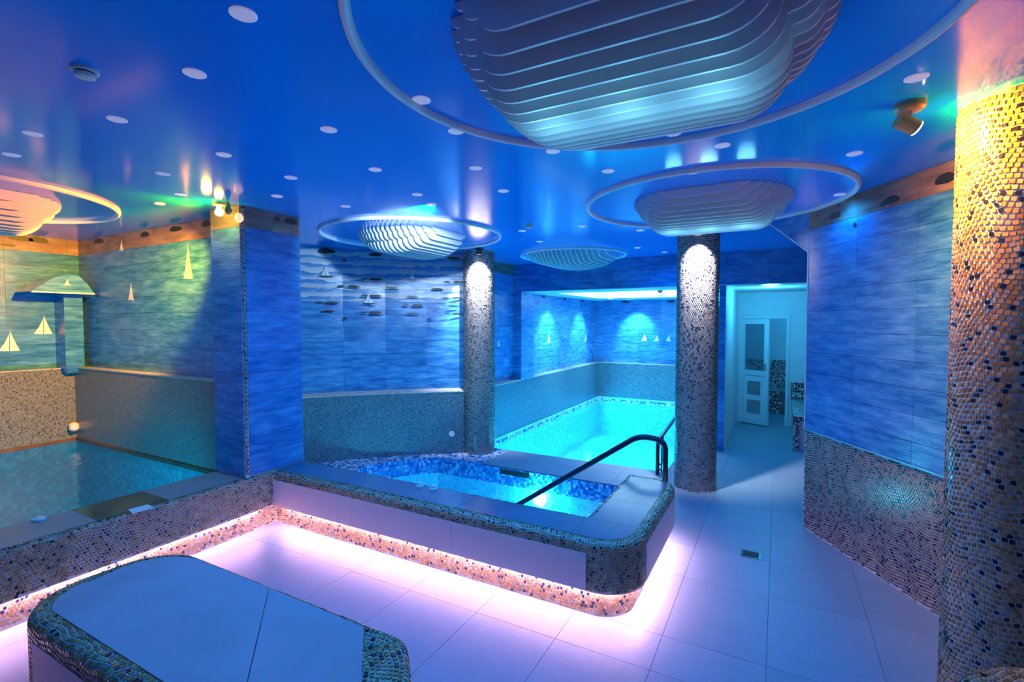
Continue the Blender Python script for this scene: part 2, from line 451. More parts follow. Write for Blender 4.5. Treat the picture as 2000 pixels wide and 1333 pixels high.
def sail(parent, p, d, nrm, h, tall=1.0, hull=True):
    """printed sailboat: two sails, hull line"""
    p, d, nrm = [np.array(q, float) for q in (p, d, nrm)]; up = np.array([0, 0, 1.0]); o = p + nrm * .008
    parts = []; fm = []
    for poly in ([(-.02, 0), (.34, 0), (.2, .35), (.0, 1.0)], [(-.06, 0), (-.42, .02), (-.2, .4), (-.03, .82)]):
        v, f = plate(o, d * h / tall, up * h, nrm, poly, .002); parts.append((v, f)); fm += [0] * len(f)
    if hull:
        v, f = plate(o, d * h / tall, up * h, nrm, [(-.75, -.02), (-.45, -.12), (.5, -.12), (.8, -.02)], .002); parts.append((v, f)); fm += [1] * len(f)
    V, Fc = join(parts)
    return add('sailboat_motif', V, Fc, ['sail_white', 'island_dark'], parent, fm=fm)
def island(parent, p, d, nrm, wd, ht):
    p, d, nrm = [np.array(q, float) for q in (p, d, nrm)]; up = np.array([0, 0, 1.0]); o = p + nrm * .008; k = 14; poly = []
    for i in range(k):
        a = 2 * math.pi * i / k; s = math.sin(a); poly.append((math.cos(a) * wd / 2, (s if s > 0 else s * .45) * ht * random.uniform(.8, 1.1) / 1.4))
    V, Fc = plate(o, d, up, nrm, poly, .002); add('island_motif', V, Fc, 'island_dark', parent)
UP = (0, 0, 1.0)

# ================================================================== FLOOR
PL_X = -3.72                                      # parapet plinth
floor_rects = [(-3.72, -1.3, 3.2, 2.67), (-1.03, 2.67, 3.2, 3.87), (-1.04, 3.87, 3.2, 4.95), (-3.1, 4.95, 3.2, 5.65), (-1.08, 5.65, 3.2, 9.12)]
V, Fc = join([(boxv((a, b, -.12), (c, d, -.006)), BOXF) for a, b, c, d in floor_rects])
floor = struct(add('floor', V, Fc, 'grout_dark'), 'pale stone tile floor lit pink along the tub', 'floor')
_fm = {}
def frange(a, b, s, o):
    k = math.floor((a - o) / s); out = [a]
    x = o + (k + 1) * s
    while x < b - 1e-4:
        if x > a + 1e-4: out.append(x)
        x += s
    return out + [b]
for (x0, y0, x1, y1) in floor_rects:
    xs = frange(x0, x1, .5, -.52); ys = frange(y0, y1, 1.0, 2.37)
    for a, b in zip(xs, xs[1:]):
        for c, d in zip(ys, ys[1:]):
            k = (round(b - a, 3), round(d - c, 3))
            if k not in _fm:
                hw, hh = k[0] / 2 - .0012, k[1] / 2 - .0012; _fm[k] = mesh('floor_tile', boxv((-hw, -hh, -.01), (hw, hh, 0)), BOXF, 'floor_stone')
            reg(bpy.data.objects.new('floor_tile', _fm[k]), floor, ((a + b) / 2, (c + d) / 2, 0))
# hall floor carried on under the neighbouring rooms
# ================================================================== CEILING
cv, cf = join([(boxv((-7.1, -1.3, H), (3.2, 7.0, H + .1)), BOXF)])
ceiling = struct(add('ceiling', cv, cf, 'ceiling_film'), 'glossy blue stretch ceiling reflecting the columns', 'ceiling')
lw = [onz(x, y, 2.18) for x, y in ((1110, 563), (1200, 586), (1325, 584))]
WX0, WY0, WY1 = -3.3, 7.75, 9.9
lowc = [((-3.8, 6.95, 2.18), (WX0, 11.0, 2.26)), ((WX0, 6.95, 2.18), (-.66, WY0, 2.26)), ((WX0, WY1, 2.18), (-.66, 11.0, 2.26)), ((-.66, 6.95, 2.18), (1.4, 11.2, 2.26)), ((-.9, WY0, 2.18), (-.66, WY1, 2.26))]
V, Fc = join([(boxv(a, b), BOXF) for a, b in lowc])
low = struct(add('ceiling_lower', V, Fc, 'white_paint'), 'low white ceiling over the far pool', 'ceiling')
V, Fc = join([(boxv((WX0 - .05, WY0, 2.26), (WX0, WY1, 2.75)), BOXF), (boxv((-.9, WY0, 2.26), (-.85, WY1, 2.75)), BOXF),
              (boxv((WX0, WY1, 2.26), (-.9, WY1 + .05, 2.75)), BOXF), (boxv((WX0, WY0 - .05, 2.26), (-.9, WY0, 2.75)), BOXF), (boxv((WX0, WY0, 2.75), (-.9, WY1, 2.8)), BOXF)])
add('light_well', V, Fc, 'white_paint', low)
# ================================================================== RIGHT WALL (oblique)
RA = np.array([.211, 4.667]); RB = np.array([.855, 3.583]); rd = (RB - RA) / np.linalg.norm(RB - RA); rn = np.array([rd[1], -rd[0]]) * 1.0
if rn @ (-RA) < 0: rn = -rn
d3 = np.array([rd[0], rd[1], 0]); n3 = np.array([rn[0], rn[1], 0]); o3 = np.array([RA[0], RA[1], 0])
DZ = .82
poly = [(0, 0), (2.6, 0), (2.6, H), (-.58, H), (0, 2.27)]
V, Fc = plate(o3 - n3 * .25, d3, UP, n3, poly, .25)
wr = struct(add('wall_right', V, Fc, 'grout'), 'blue wave tile wall with stone mosaic dado beside the right column', 'wall')
wall_tiles(wr, o3, d3, n3, 1.55, DZ, H, top=2.44, off=.53)
# triangular bracket tile at the upper corner
V, Fc = plate(o3, d3, UP, n3, [(-.56, H - .002), (0, H - .002), (0, 2.272)], .007); add('wall_tile', V, Fc, 'tile_blue', wr)
V, Fc = plate(o3, d3, UP, n3, [(-.575, H), (-.56, H), (.006, 2.27), (.006, DZ), (0, DZ), (-.006, 2.262)], .012); add('corner_trim', V, Fc, 'pvc_white', wr)
V, Fc = plate(o3, d3, UP, n3, [(0, DZ - .004), (1.6, DZ - .004), (1.6, DZ + .006), (0, DZ + .006)], .016); add('edge_trim', V, Fc, 'steel', wr)
rp = Path([tuple(RB + rd * .6), tuple(RA)])
if rp.N[0] @ rn < 0: rp = Path([tuple(RA), tuple(RB + rd * .6)])
pf = Prof([(0, .0), (0, DZ - .005)][::-1])
tesserae('mosaic_dado', sweepmap(rp, pf), rp.L, pf.L, .0185, wr, mat='tessera_grey')
for px, py, wd, ht in ((1632, 424, .13, .05), (1742, 394, .14, .05), (1725, 402, .06, .025), (1850, 352, .14, .06), (1672, 441, .03, .03), (1640, 402, .05, .012), (1600, 422, .05, .012)):
    q = online(px, py, RA, RB); q[2] = min(q[2], 2.57); island(wr, q, d3, n3, wd, ht)

# ================================================================== LEFT POOL walls, pillar
PX = -3.675
wl = struct(box('wall_left', (-7.1, -1.3, -.9), (-6.9, 2.9, H), 'grout'), 'tiled back wall of the left pool with sailboat prints', 'wall')
box('dado', (-6.9, -1.3, -.9), (-6.8, 2.45, 1.19), 'mosaic_far', wl)
box('ledge', (-6.9, -1.3, 1.19), (-6.795, 2.45, 1.2), 'mosaic_pale', wl)
wall_tiles(wl, (-6.9, 2.58, 0), (0, -1, 0), (1, 0, 0), 3.0, 1.19, H, top=2.44, off=.13)
for px, py, h in ((20, 686, .21), (86, 653, .2), (138, 681, .1)):
    q = onax(px, py, 0, -6.9); sail(wl, q, (0, 1, 0), (1, 0, 0), h, hull=False)
for px, py, wd, ht in ((40, 466, .2, .06), (75, 470, .16, .07), (14, 480, .12, .03)):
    q = onax(px, py, 0, -6.9); q[2] = min(q[2], 2.55); island(wl, q, (0, 1, 0), (1, 0, 0), wd, ht)

struct(box('wall_near', (-7.1, -1.4, -.9), (-3.72, -1.3, H), 'tile_blue'), 'unseen blue wall added behind the camera to shade the left pool', 'wall')  # unseen wall, added to keep blue ambient light off the left pool
V, Fc = join([(boxv((-6.9, 2.56, -.9), (-4.05, 2.91, H)), BOXF), (boxv((-4.05, 2.56, .2), (PX, 2.91, H)), BOXF)])
wp = struct(add('wall_pillar', V, Fc, 'grout'), 'tiled wall and pillar between the left pool and the hot tub', 'wall')
box('dado', (-6.8, 2.45, -.9), (-4.05, 2.56, 1.19), 'mosaic_far', wp)
box('ledge', (-6.8, 2.445, 1.19), (-4.05, 2.56, 1.2), 'mosaic_pale', wp)
box('pier', (-4.05, 2.37, .3), (PX, 2.56, H), 'grout', wp)
wall_tiles(wp, (-6.9, 2.56, 0), (1, 0, 0), (0, -1, 0), 2.85, 1.19, H, top=2.44, off=.37)
wall_tiles(wp, (-4.05, 2.37, 0), (1, 0, 0), (0, -1, 0), .38, .47, H, top=2.44)
wall_tiles(wp, (PX, 2.405, 0), (0, 1, 0), (1, 0, 0), .5, .47, H, top=2.44)
cp = Path([(-3.71, 2.37), (PX, 2.37, .012), (PX, 2.405)], k=4); pf = Prof([(0, .47), (0, H)][::-1])
if cp.N[0][1] > 0: cp = Path([(PX, 2.405), (PX, 2.37, .012), (-3.71, 2.37)], k=4)
tesserae('mosaic_corner', sweepmap(cp, pf), cp.L, pf.L, .018, wp, warp=.2, lift=.006)
for px, py, h, tl in ((370, 545, .3, 1.7), (258, 587, .16, 1.2), (239, 490, .1, 1.0)):
    q = onax(px, py, 1, 2.56); sail(wp, q, (1, 0, 0), (0, -1, 0), h, tl, hull=False)
for px, py, wd, ht in ((404, 438, .14, .06), (345, 449, .2, .05), (285, 460, .16, .05), (195, 473, .2, .05)):
    q = onax(px, py, 1, 2.56); q[2] = min(q[2], 2.55); island(wp, q, (1, 0, 0), (0, -1, 0), wd, ht)
for px, py, wd, ht in ((567, 435, .13, .05), (540, 429, .06, .03)):
    q = onax(px, py, 0, PX); island(wp, q, (0, 1, 0), (1, 0, 0), wd, ht)

# waterfall fixture in the corner of the left pool
wf = thing('waterfall_spout', 'blue tiled waterfall spout with pointed hood in the left pool corner', 'waterfall', (-6.8, 2.42, 1.15))
V, Fc = join([(boxv((-6.9, 2.33, 1.22), (-6.66, 2.49, 2.0)), BOXF)])
k = [(-6.9, 2.33, 1.22), (-6.66, 2.33, 1.22), (-6.66, 2.49, 1.22), (-6.9, 2.49, 1.22), (-6.9, 2.36, 1.14), (-6.72, 2.36, 1.14), (-6.72, 2.47, 1.14), (-6.9, 2.47, 1.14)]
add('stem', V, Fc, 'tile_blue', wf); add('stem_foot', k, [q[::-1] for q in BOXF], 'tile_blue', wf)
prof = [(2.02, 2.0), (2.07, 2.045), (2.16, 2.12), (2.24, 2.17), (2.31, 2.195), (2.40, 2.18), (2.47, 2.10), (2.53, 2.0)]
V, Fc = plate((-6.9, 0, 0), (0, 1, 0), UP, (1, 0, 0), prof, .42); add('hood', V, Fc, 'tile_blue', wf)
box('lip', (-6.52, 2.02, 1.99), (-6.475, 2.53, 2.003), 'pvc_white', wf)
sail(wf, (-6.486, 2.30, 2.075), (0, 1, 0), (1, 0, 0), .07, hull=False)

# left pool basin and water
lp = thing('left_pool', 'raised left pool full of dark teal water behind the mosaic parapet', 'pool', (-5.4, .6, -.9))
V = boxv((-6.79, -1.29, -.5), (-4.07, 2.44, .40)); add('basin', V, [q[::-1] for q in BOXF if q != (4, 5, 6, 7)], 'basin_teal', lp)
for x, y in ((-4.1, 1.7), (-4.1, .6), (-4.1, -.5)): lamp('AREA', 'pool_lamp', (x, y, .0), 45, (.01, .55, .75), lp, (x - 1, y, .0), shape='DISK', size=.3)  # underwater lights added to make the water teal, no fittings here
sheet('water', [(-6.8, -1.3), (-4.06, -1.3), (-4.06, 2.45), (-6.8, 2.45)], .385, 'water_green', lp)
V, Fc = join([(boxv((-6.8, -1.3, .385), (-6.785, 2.45, .42)), BOXF), (boxv((-6.8, 2.435, .385), (-4.06, 2.45, .42)), BOXF)])
add('waterline_edge', V, Fc, 'brown_edge', lp)
# parapet
pp = thing('parapet', 'low mosaic parapet with stone coping in front of the left pool', 'parapet', (-3.8, .7, 0))
box('core', (-4.06, -1.3, -.9), (-3.72, 2.67, .447), 'grout', pp)
box('body', (-3.72, -1.3, .172), (-3.66, 2.61, .45), 'grout', pp)
pth = Path([(-3.66, 2.6), (-3.66, -1.3)]);
if pth.N[0][0] < 0: pth = Path([(-3.66, -1.3), (-3.66, 2.6)])
tesserae('mosaic_face', sweepmap(pth, rounded_edge(.02, .458, .172, .05)), pth.L, rounded_edge(.02, .458, .172, .05).L, .0195, pp, pick=220)
pth2 = Path([tuple(p + np.array([-.06, .07 if p[1] > 0 else 0])) for p in pth.P]); pf = Prof([(0, 0), (0, .172)][::-1])
tesserae('mosaic_plinth', sweepmap(pth2, pf), pth2.L, pf.L, .0195, pp)
for a, b, m_ in ((-1.3, .2, 'coping_stone'), (.2, 1.42, 'coping_stone'), (1.42, 1.83, 'wet_slab'), (1.83, 2.36, 'coping_stone')):
    box('coping_slab', (-4.066, a + .001, .447), (-3.705, b - .001, .462), m_, pp)
box('pool_lip', (-4.066, -1.3, .39), (-4.062, 2.37, .455), 'brown_edge', pp)
box('led_strip', (-3.714, -1.2, .168), (-3.692, 2.5, .1715), 'led_strip', pp)
# ================================================================== HOT TUB
zt = .462
sp = thing('hot_tub', 'raised hot tub with stone panels, mosaic rim and pink glowing plinth', 'hot tub', (-2.1, 3.0, 0))
out = Path([(-3.66, 2.6), (-.66, 2.6, .24), (-.66, 3.93, .16), (-1.04, 3.93, .05), (-1.04, 2.93), (-3.66, 2.93)][:4] , k=14)
def orient(pts, test, **kw):
    p = Path(pts, **kw)
    return p if np.dot(p.N[0], test) > 0 else Path(pts[::-1], **kw)
outer_pts = [(-3.66, 2.6), (-.66, 2.6, .24), (-.66, 3.93, .17), (-1.04, 3.93)]
out = orient(outer_pts, (0, -1), k=14)
if out.P[0][0] > -3: pass
pe = rounded_edge(.03, zt - .004, .172, .075)
V, Fc = loft(out, pe); add('rim_body', V, Fc, 'grout', sp)
mp = sweepmap(out, pe)
def keep_spa(u, v):
    p, n = out.at(u); q, m = pe.at(v)
    onfront = (n[:, 1] < -.98) & (p[:, 0] < -.93); onside = (n[:, 0] > .98) & (p[:, 1] > 2.86) & (p[:, 1] < 3.74)
    return ~((onfront | onside) & (q[:, 1] < .385))
tesserae('mosaic_rim', mp, out.L, pe.L, .0195, sp, keep=keep_spa)
inn = orient([(-3.66, 2.93), (-1.04, 2.93), (-1.04, 3.93)], (0, 1))
pin = rounded_edge(.012, zt - .004, -.35, .04)
V, Fc = loft(inn, pin); add('inner_wall', V, Fc, 'mosaic_spa', sp)
pin2 = rounded_edge(.012, zt - .004, .3, .04); tesserae('mosaic_inner_rim', sweepmap(inn, pin2), inn.L, pin2.L, .0195, sp)
# stone panels on the sides
for a, b in ((-3.655, -2.76), (-2.758, -1.86), (-1.858, -.93)):
    box('side_panel', (a, 2.592, .178), (b, 2.62, .392), 'panel_stone', sp)
box('side_panel', (-.68, 2.86, .178), (-.652, 3.74, .392), 'panel_stone', sp)
# top slabs
def slab(name, poly, z0, z1, mat, parent):
    V, Fc = prism(poly, z0, z1); return add(name, V, Fc, mat, parent)
for a, b in ((-3.66, -2.76), (-2.757, -1.86), (-1.857, -1.045)):
    slab('top_slab', [(a, 2.655), (b, 2.655), (b, 2.905), (a, 2.905)], .44, zt + .001, 'rim_stone', sp)
arc = [(-.9 + .18 * math.sin(q), 2.84 - .185 * math.cos(q)) for q in np.linspace(0, math.pi / 2, 8)]
slab('top_slab', [(-1.043, 2.655)] + arc + [(-.72, 2.905), (-1.043, 2.905)], .44, zt + .001, 'rim_stone', sp)
arc2 = [(-.83 + .11 * math.cos(q), 3.76 + .11 * math.sin(q)) for q in np.linspace(0, math.pi / 2, 6)]
slab('top_slab', [(-1.01, 2.908), (-.72, 2.908), (-.72, 3.3), (-1.01, 3.3)], .44, zt + .001, 'rim_stone', sp)
slab('top_slab', [(-1.01, 3.303), (-.72, 3.303)] + arc2 + [(-1.01, 3.87)], .44, zt + .001, 'rim_stone', sp)
slab('rim_core', [(-3.66, 2.70), (-.93, 2.70), (-.8, 2.78), (-.77, 2.9), (-.77, 3.75), (-.85, 3.84), (-1.0, 3.84), (-1.0, 2.9), (-3.66, 2.9)], -.1, .445, 'grout', sp)
slab('underside', [(-3.66, 2.605), (-.93, 2.605), (-.80, 2.65), (-.68, 2.78), (-.665, 2.9), (-.665, 3.76), (-.8, 3.9), (-1.03, 3.92), (-1.03, 2.92), (-3.66, 2.92)], .172, .176, 'grout', sp)
pl = orient([(-3.72, 2.67), (-.73, 2.67, .2), (-.73, 3.87, .13), (-1.04, 3.87)], (0, -1), k=14); pf = Prof([(0, 0), (0, .172)][::-1])
V, Fc = loft(pl, pf); add('plinth', V, Fc, 'grout', sp)
tesserae('mosaic_plinth', sweepmap(pl, pf), pl.L, pf.L, .0195, sp)
led = orient([(-3.6, 2.64), (-.7, 2.64, .22), (-.7, 3.9, .15), (-1.04, 3.9)], (0, -1), k=10)
V, Fc = loft(led, Prof([(-.018, .1715), (-.018, .168), (.006, .168), (.006, .1715)])); add('led_strip', V, Fc, 'led_strip', sp)
# tub basin + water (sunk), with its back and left edges
WT = -.09
BY = 4.93
bas = [(-1.04, 2.9), (-1.04, BY), (-3.72, BY), (-3.95, 4.72), (-4.25, 4.25), (-4.1, 3.4), (-4.0, 2.91)]
n = len(bas)
for nm, z0, z1, mt in (('tile_band', -.2, -.004, 'mosaic_spa'), ('basin', -.7, -.2, 'basin_aqua')):
    V = [(x, y, z0) for x, y in bas] + [(x, y, z1) for x, y in bas]
    add(nm, V, [(i, n + i, n + (i + 1) % n, (i + 1) % n) for i in range(n - 1)], mt, sp)
slab('basin_floor', bas, -.73, -.7, 'basin_aqua', sp)
sheet('water', bas, WT, 'water_spa', sp)
q = onax(1055, 975, 1, BY)
V, Fc = plate((q[0], BY - .03, q[2]), (1, 0, 0), UP, (0, 1, 0), [(.075 * math.cos(a), .075 * math.sin(a)) for a in np.linspace(0, 2 * math.pi, 17)[:-1]], .03); add('underwater_lamp', V, Fc, 'pool_lamp', sp)
lamp('POINT', 'tub_lamp', (q[0], BY - .12, q[2]), 22, (.06, .8, 1.0), sp, shadow_soft_size=.06)
lamp('POINT', 'tub_lamp', (-3.3, 3.4, -.35), 14, (.06, .75, 1.0), sp, shadow_soft_size=.06)
a = onax(978, 918, 1, BY); b = onax(1034, 938, 1, BY)
box('skimmer', (a[0], BY - .008, -.075), (b[0], BY + .05, -.02), 'dark_slot', sp)
for px, py in ((820, 951), (847, 957)):
    q = onz(px, py, zt); V, Fc = lathe([(.03, zt), (.03, zt + .012), (.022, zt + .02), (.022, zt + .03), (.012, zt + .036)], q[0], q[1], 16)
    tag(add('air_valve', V, Fc, 'plastic_white', at=(q[0], q[1], zt)), 'small round white air valve on the hot tub rim, %s one' % ('left' if px < 830 else 'right'), 'valve', 'air valves on the tub rim')
# mosaic ledge behind the tub
AL = [(-4.98, 3.86), (-4.88, 4.0), (-4.72, 4.2), (-4.36, 4.6), (-3.87, 5.02), (-3.55, 5.26), (-3.25, 5.46)]
ledge = [(-4.01, 2.91), (-4.11, 3.4), (-4.265, 4.25), (-3.96, 4.73), (-3.725, BY + .012), (-3.1, BY + .012), (-3.1, 5.62)] + [(-3.25, 5.62)] + AL[::-1] + [(-4.98, 2.91)]
dk = struct(add('floor_ledge', *prism(ledge[::-1], -.12, -.002), 'mosaic_deck'), 'blue and white mosaic ledge behind the hot tub', 'ledge')

# ================================================================== ALCOVE WALL (curved)
al = orient(AL, (.7, -.7)); pd = Prof([(0, -.002), (0, .80), (-.09, .83)][::-1])
V, Fc = loft(al, pd)
wb = struct(add('wall_alcove', V, Fc, 'mosaic_sea', smooth=False), 'curved alcove wall with cloud and sailboat tiles above a mosaic dado', 'wall')
V, Fc = loft(al, Prof([(.004, .79), (.004, .802), (-.09, .832), (-.1, .832)][::-1])); add('ledge', V, Fc, 'mosaic_pale', wb)
V, Fc = loft(al, Prof([(-.13, 0), (-.13, H)][::-1])); add('backing', V, Fc, 'grout', wb)
seglen = [0]
def almap(s):
    p, n = al.at(np.array([s])); return p[0] - n[0] * .1, n[0]
s = 0.42 - .5 if True else 0
smax = al.L; lo = 0.0
# stations run from the left (pillar side) to the right
flip = al.P[0][0] > al.P[-1][0]
st = lambda s: (al.L - s) if flip else s
s0 = 0.04
while s0 < smax - .05:
    s1 = min(s0 + .5, smax)
    a, n_a = almap(st(s0)); b, n_b = almap(st(s1)); d = (b - a); L = np.linalg.norm(d); d /= L; nn = np.array([-d[1], d[0]]);
    if nn @ n_a < 0: nn = -nn
    wall_tiles(wb, (a[0], a[1], 0), (d[0], d[1], 0), (nn[0], nn[1], 0), L, .82, H, mat=lambda z: 'tile_band' if z > 1.93 else 'tile_blue')
    s0 = s1
da = np.array([.73, .684, 0]); na = np.array([.684, -.73, 0])
pa, pb = (-4.95, 4.06), (-3.625, 5.32)
for px, py, h, hl in ((637, 539, .13, True), (720, 592, .12, True), (805, 546, .09, True)):
    q = online(px, py, pa, pb) + na * .02; sail(wb, q, da, na, h, hull=hl)
for px, py, wd, ht in ((639, 492, .2, .07), (733, 499, .16, .05), (712, 546, .09, .02), (734, 547, .16, .035), (667, 560, .09, .02), (691, 561, .16, .03),
                       (765, 563, .16, .02), (712, 578, .09, .02), (733, 579, .16, .03), (624, 592, .09, .015), (648, 593, .17, .03), (640, 609, .16, .025), (711, 611, .09, .02), (733, 612, .16, .035),
                       (804, 580, .15, .02), (814, 598, .15, .03), (792, 597, .09, .02), (805, 613, .16, .02), (853, 566, .15, .03), (895, 552, .14, .025), (892, 583, .14, .025), (872, 551, .08, .015), (870, 583, .08, .015), (893, 614, .14, .025), (872, 613, .08, .015), (674, 623, .05, .025), (838, 625, .05, .02), (885, 599, .14, .02), (885, 506, .18, .04), (673, 510, .05, .03), (758, 608, .06, .02)):
    q = online(px, py, pa, pb) + na * .02; q[2] = min(q[2], 2.54); island(wb, q, da, na, wd, ht)
q = online(881, 846, (-4.88, 4.0), (-3.55, 5.25))
V, Fc = plate(q + na * .05, da, UP, na, [(.035 * math.cos(a), .035 * math.sin(a)) for a in np.linspace(0, 2 * math.pi, 17)[:-1]], .02)
tag(add('inlet_nozzle', V, Fc, 'plastic_white', at=q), 'round white inlet nozzle on the curved alcove dado', 'nozzle')
q = onax(167, 828, 0, -6.8)
V, Fc = lathe([(.03, q[2] - .05), (.045, q[2] - .03), (.045, q[2] + .02), (.02, q[2] + .04)], -6.75, 2.41, 14)
tag(add('float_ball', V, Fc, 'plastic_white', at=(-6.75, 2.41, q[2] - .05)), 'small cream fitting in the corner above the left pool water', 'fitting')

# ================================================================== FAR POOL
PXL, PYB = -3.6, 10.8
wg = struct(box('wall_pool_left', (-4.0, 5.5, -1.2), (-3.74, 11.2, H), 'grout'), 'blue tiled side wall of the far pool with mosaic dado and ledge', 'wall')
box('dado', (-3.74, 5.36, -1.2), (PXL, 10.95, .76), 'mosaic_sea', wg)
box('ledge', (-3.74, 5.5, .76), (-3.595, 10.8, .775), 'mosaic_pale', wg)
box('pier', (-3.74, 6.95, .76), (PXL, 7.4, H), 'grout', wg)
wall_tiles(wg, (PXL, 6.95, 0), (0, 1, 0), (1, 0, 0), .45, .76, H)
wall_tiles(wg, (-3.74, 6.95, 0), (1, 0, 0), (0, -1, 0), .14, .76, H)
wall_tiles(wg, (-3.74, 5.5, 0), (0, 1, 0), (1, 0, 0), 1.45, .76, H, top=2.44)
wall_tiles(wg, (-3.74, 7.4, 0), (0, 1, 0), (1, 0, 0), 3.5, .76, 2.18, top=2.1)
wk = struct(box('wall_pool_back', (-3.74, 10.94, -1.2), (-.72, 11.2, 2.3), 'grout'), 'blue tiled back wall of the far pool with three sailboat prints', 'wall')
box('dado', (-3.6, 10.8, -1.2), (-.72, 10.94, .76), 'mosaic_sea', wk)
box('ledge', (-3.6, 10.795, .76), (-.76, 10.94, .775), 'mosaic_pale', wk)
wall_tiles(wk, (-3.74, 10.94, 0), (1, 0, 0), (0, -1, 0), 3.0, .76, 2.18, top=2.1)
for px, py, h, tl in ((973, 677, .14, 1.6), (1071, 670, .2, 1.3), (1143, 667, .17, 1.3)):
    q = onax(px, py, 0, -3.74); sail(wg, q, (0, 1, 0), (1, 0, 0), h, tl, hull=False)
for px, py, h in ((1259, 666, .17), (1283, 667, .14), (1306, 667, .14)):
    q = onax(px, py, 1, 10.94); sail(wk, q, (1, 0, 0), (0, -1, 0), h, 1.0, hull=False)
for px, py, wd in ((1061, 573, .14), (1103, 579, .14), (1137, 585, .14)):
    q = onax(px, py, 0, -3.74); q[2] = min(q[2], 2.14); island(wg, q, (0, 1, 0), (1, 0, 0), wd, .05)
for px, py in ((1222, 591), (1310, 590)):
    q = onax(px, py, 1, 10.94); q[2] = min(q[2], 2.14); island(wk, q, (1, 0, 0), (0, -1, 0), .17, .05)
fp = thing('far_pool', 'large far pool with bright turquoise water', 'pool', (-2.3, 8.2, -.85))
V = boxv((-3.592, 5.658, -.85), (-1.088, 10.792, -.005)); add('basin', V, [q[::-1] for q in BOXF if q != (4, 5, 6, 7)], 'basin_aqua', fp)
sheet('water', [(-3.6, 5.65), (-1.08, 5.65), (-1.08, 10.8), (-3.6, 10.8)], -.1, 'water_pool', fp)
V, Fc = join([(boxv((-3.6, 5.65, -.1), (-3.585, 10.8, -.05)), BOXF), (boxv((-3.6, 10.785, -.1), (-1.08, 10.8, -.05)), BOXF)]); add('waterline_edge', V, Fc, 'mosaic_deck', fp)
for x, y, dx_, dy_ in ((-3.56, 7.2, 1, 0), (-3.56, 8.6, 1, 0), (-3.56, 10.0, 1, 0), (-1.12, 6.6, -1, 0), (-1.12, 9.3, -1, 0), (-2.3, 5.69, 0, 1)):
    lamp('AREA', 'pool_lamp', (x, y, -.42), 26, (.015, .6, 1.0), fp, (x + dx_, y + dy_, -.42), shape='DISK', size=.3)
# beam over the pool and corridor
bm = struct(box('trim_beam', (-3.6, 6.95, 2.18), (1.4, 7.25, H), 'grout'), 'blue tiled beam across the hall over the far pool', 'beam')
wall_tiles(bm, (-3.6, 6.95, 0), (1, 0, 0), (0, -1, 0), 4.9, 2.18, H, w_=.5)
box('soffit_trim', (-3.58, 6.94, 2.168), (1.38, 7.25, 2.18), 'pvc_white', bm)
# light well fittings
q = onax(1290, 568, 1, WY1)
V, Fc = plate((q[0], WY1 - .03, q[2]), (1, 0, 0), UP, (0, 1, 0), [(.08 * math.cos(a), .08 * math.sin(a)) for a in np.linspace(0, 2 * math.pi, 21)[:-1]], .03)
vent = tag(add('air_vent', V, Fc, 'plastic_white', at=(q[0], WY1, q[2])), 'round white air vent with dark centre in the bright ceiling recess', 'vent')
V, Fc = plate((q[0], WY1 - .035, q[2]), (1, 0, 0), UP, (0, 1, 0), [(.05 * math.cos(a), .05 * math.sin(a)) for a in np.linspace(0, 2 * math.pi, 17)[:-1]], .004); add('vent_core', V, Fc, 'black_metal', vent)
q = onax(1181, 570, 0, WX0)
V, Fc = plate((WX0, q[1], q[2]), (0, 1, 0), UP, (1, 0, 0), [(.1 * math.cos(a), .1 * math.sin(a)) for a in np.linspace(0, 2 * math.pi, 21)[:-1]], .03)
tag(add('round_vent', V, Fc, 'plastic_white', at=(WX0, q[1], q[2])), 'round white vent on the side of the bright ceiling recess', 'vent')
wlamp = tag(box('recess_lamp', (-3.1, 7.9, 2.735), (-1.1, 9.75, 2.748), 'well_lamp', at=(-2.1, 8.8, 2.74)), 'bright cyan white light panel inside the far ceiling recess', 'lamp')
# wall washers on the far pool walls
for nm, loc, tg, e in (('left', (-3.05, 8.25, 2.17), (-3.74, 8.25, 1.35), 140), ('middle', (-3.05, 9.9, 2.17), (-3.74, 9.9, 1.35), 140), ('right', (-2.75, 10.35, 2.17), (-2.75, 10.94, 1.4), 140)):
    o = tag(add('wall_washer', *lathe([(.05, 2.165), (.05, 2.18)], loc[0], loc[1], 16), 'spot_disc', at=(loc[0], loc[1], 2.18)), 'small recessed wall washer in the low pool ceiling, %s one' % nm, 'downlight', 'wall washers over the far pool')
    lamp('SPOT', 'washer_light', (loc[0], loc[1], 2.14), e, (.35, .95, 1.0), o, tg, spot_size=1.1, spot_blend=.7, shadow_soft_size=.03)

# ================================================================== CORRIDOR
wc = struct(box('wall_corridor_left', (-.74, 6.95, -.1), (-.6, 9.12, 2.18), 'white_paint'), 'white corridor wall with a blue tiled end', 'wall')
wall_tiles(wc, (-.74, 6.95, 0), (1, 0, 0), (0, -1, 0), .14, 0, 2.18)
box('pool_side', (-.76, 6.97, -.1), (-.74, 10.95, 2.18), 'tile_blue', wc)
DX0, DX1, DT = -.58, .17, 1.80
V, Fc = join([(boxv((-.72, 9.1, -.1), (DX0, 9.22, 2.3)), BOXF), (boxv((DX1, 9.1, -.1), (1.4, 9.22, 2.3)), BOXF), (boxv((DX0, 9.1, DT), (DX1, 9.22, 2.3)), BOXF)])
wd = struct(add('wall_corridor_back', V, Fc, 'white_paint'), 'white corridor end wall around the door', 'wall')
struct(box('floor_beyond', (-.72, 9.12, -.1), (1.4, 10.9, -.002), 'floor_stone'), 'pale floor of the small room beyond the door', 'floor')
struct(box('wall_beyond', (-.72, 10.91, -.1), (1.4, 11.0, 2.3), 'white_paint'), 'white wall of the small room beyond the door', 'wall')
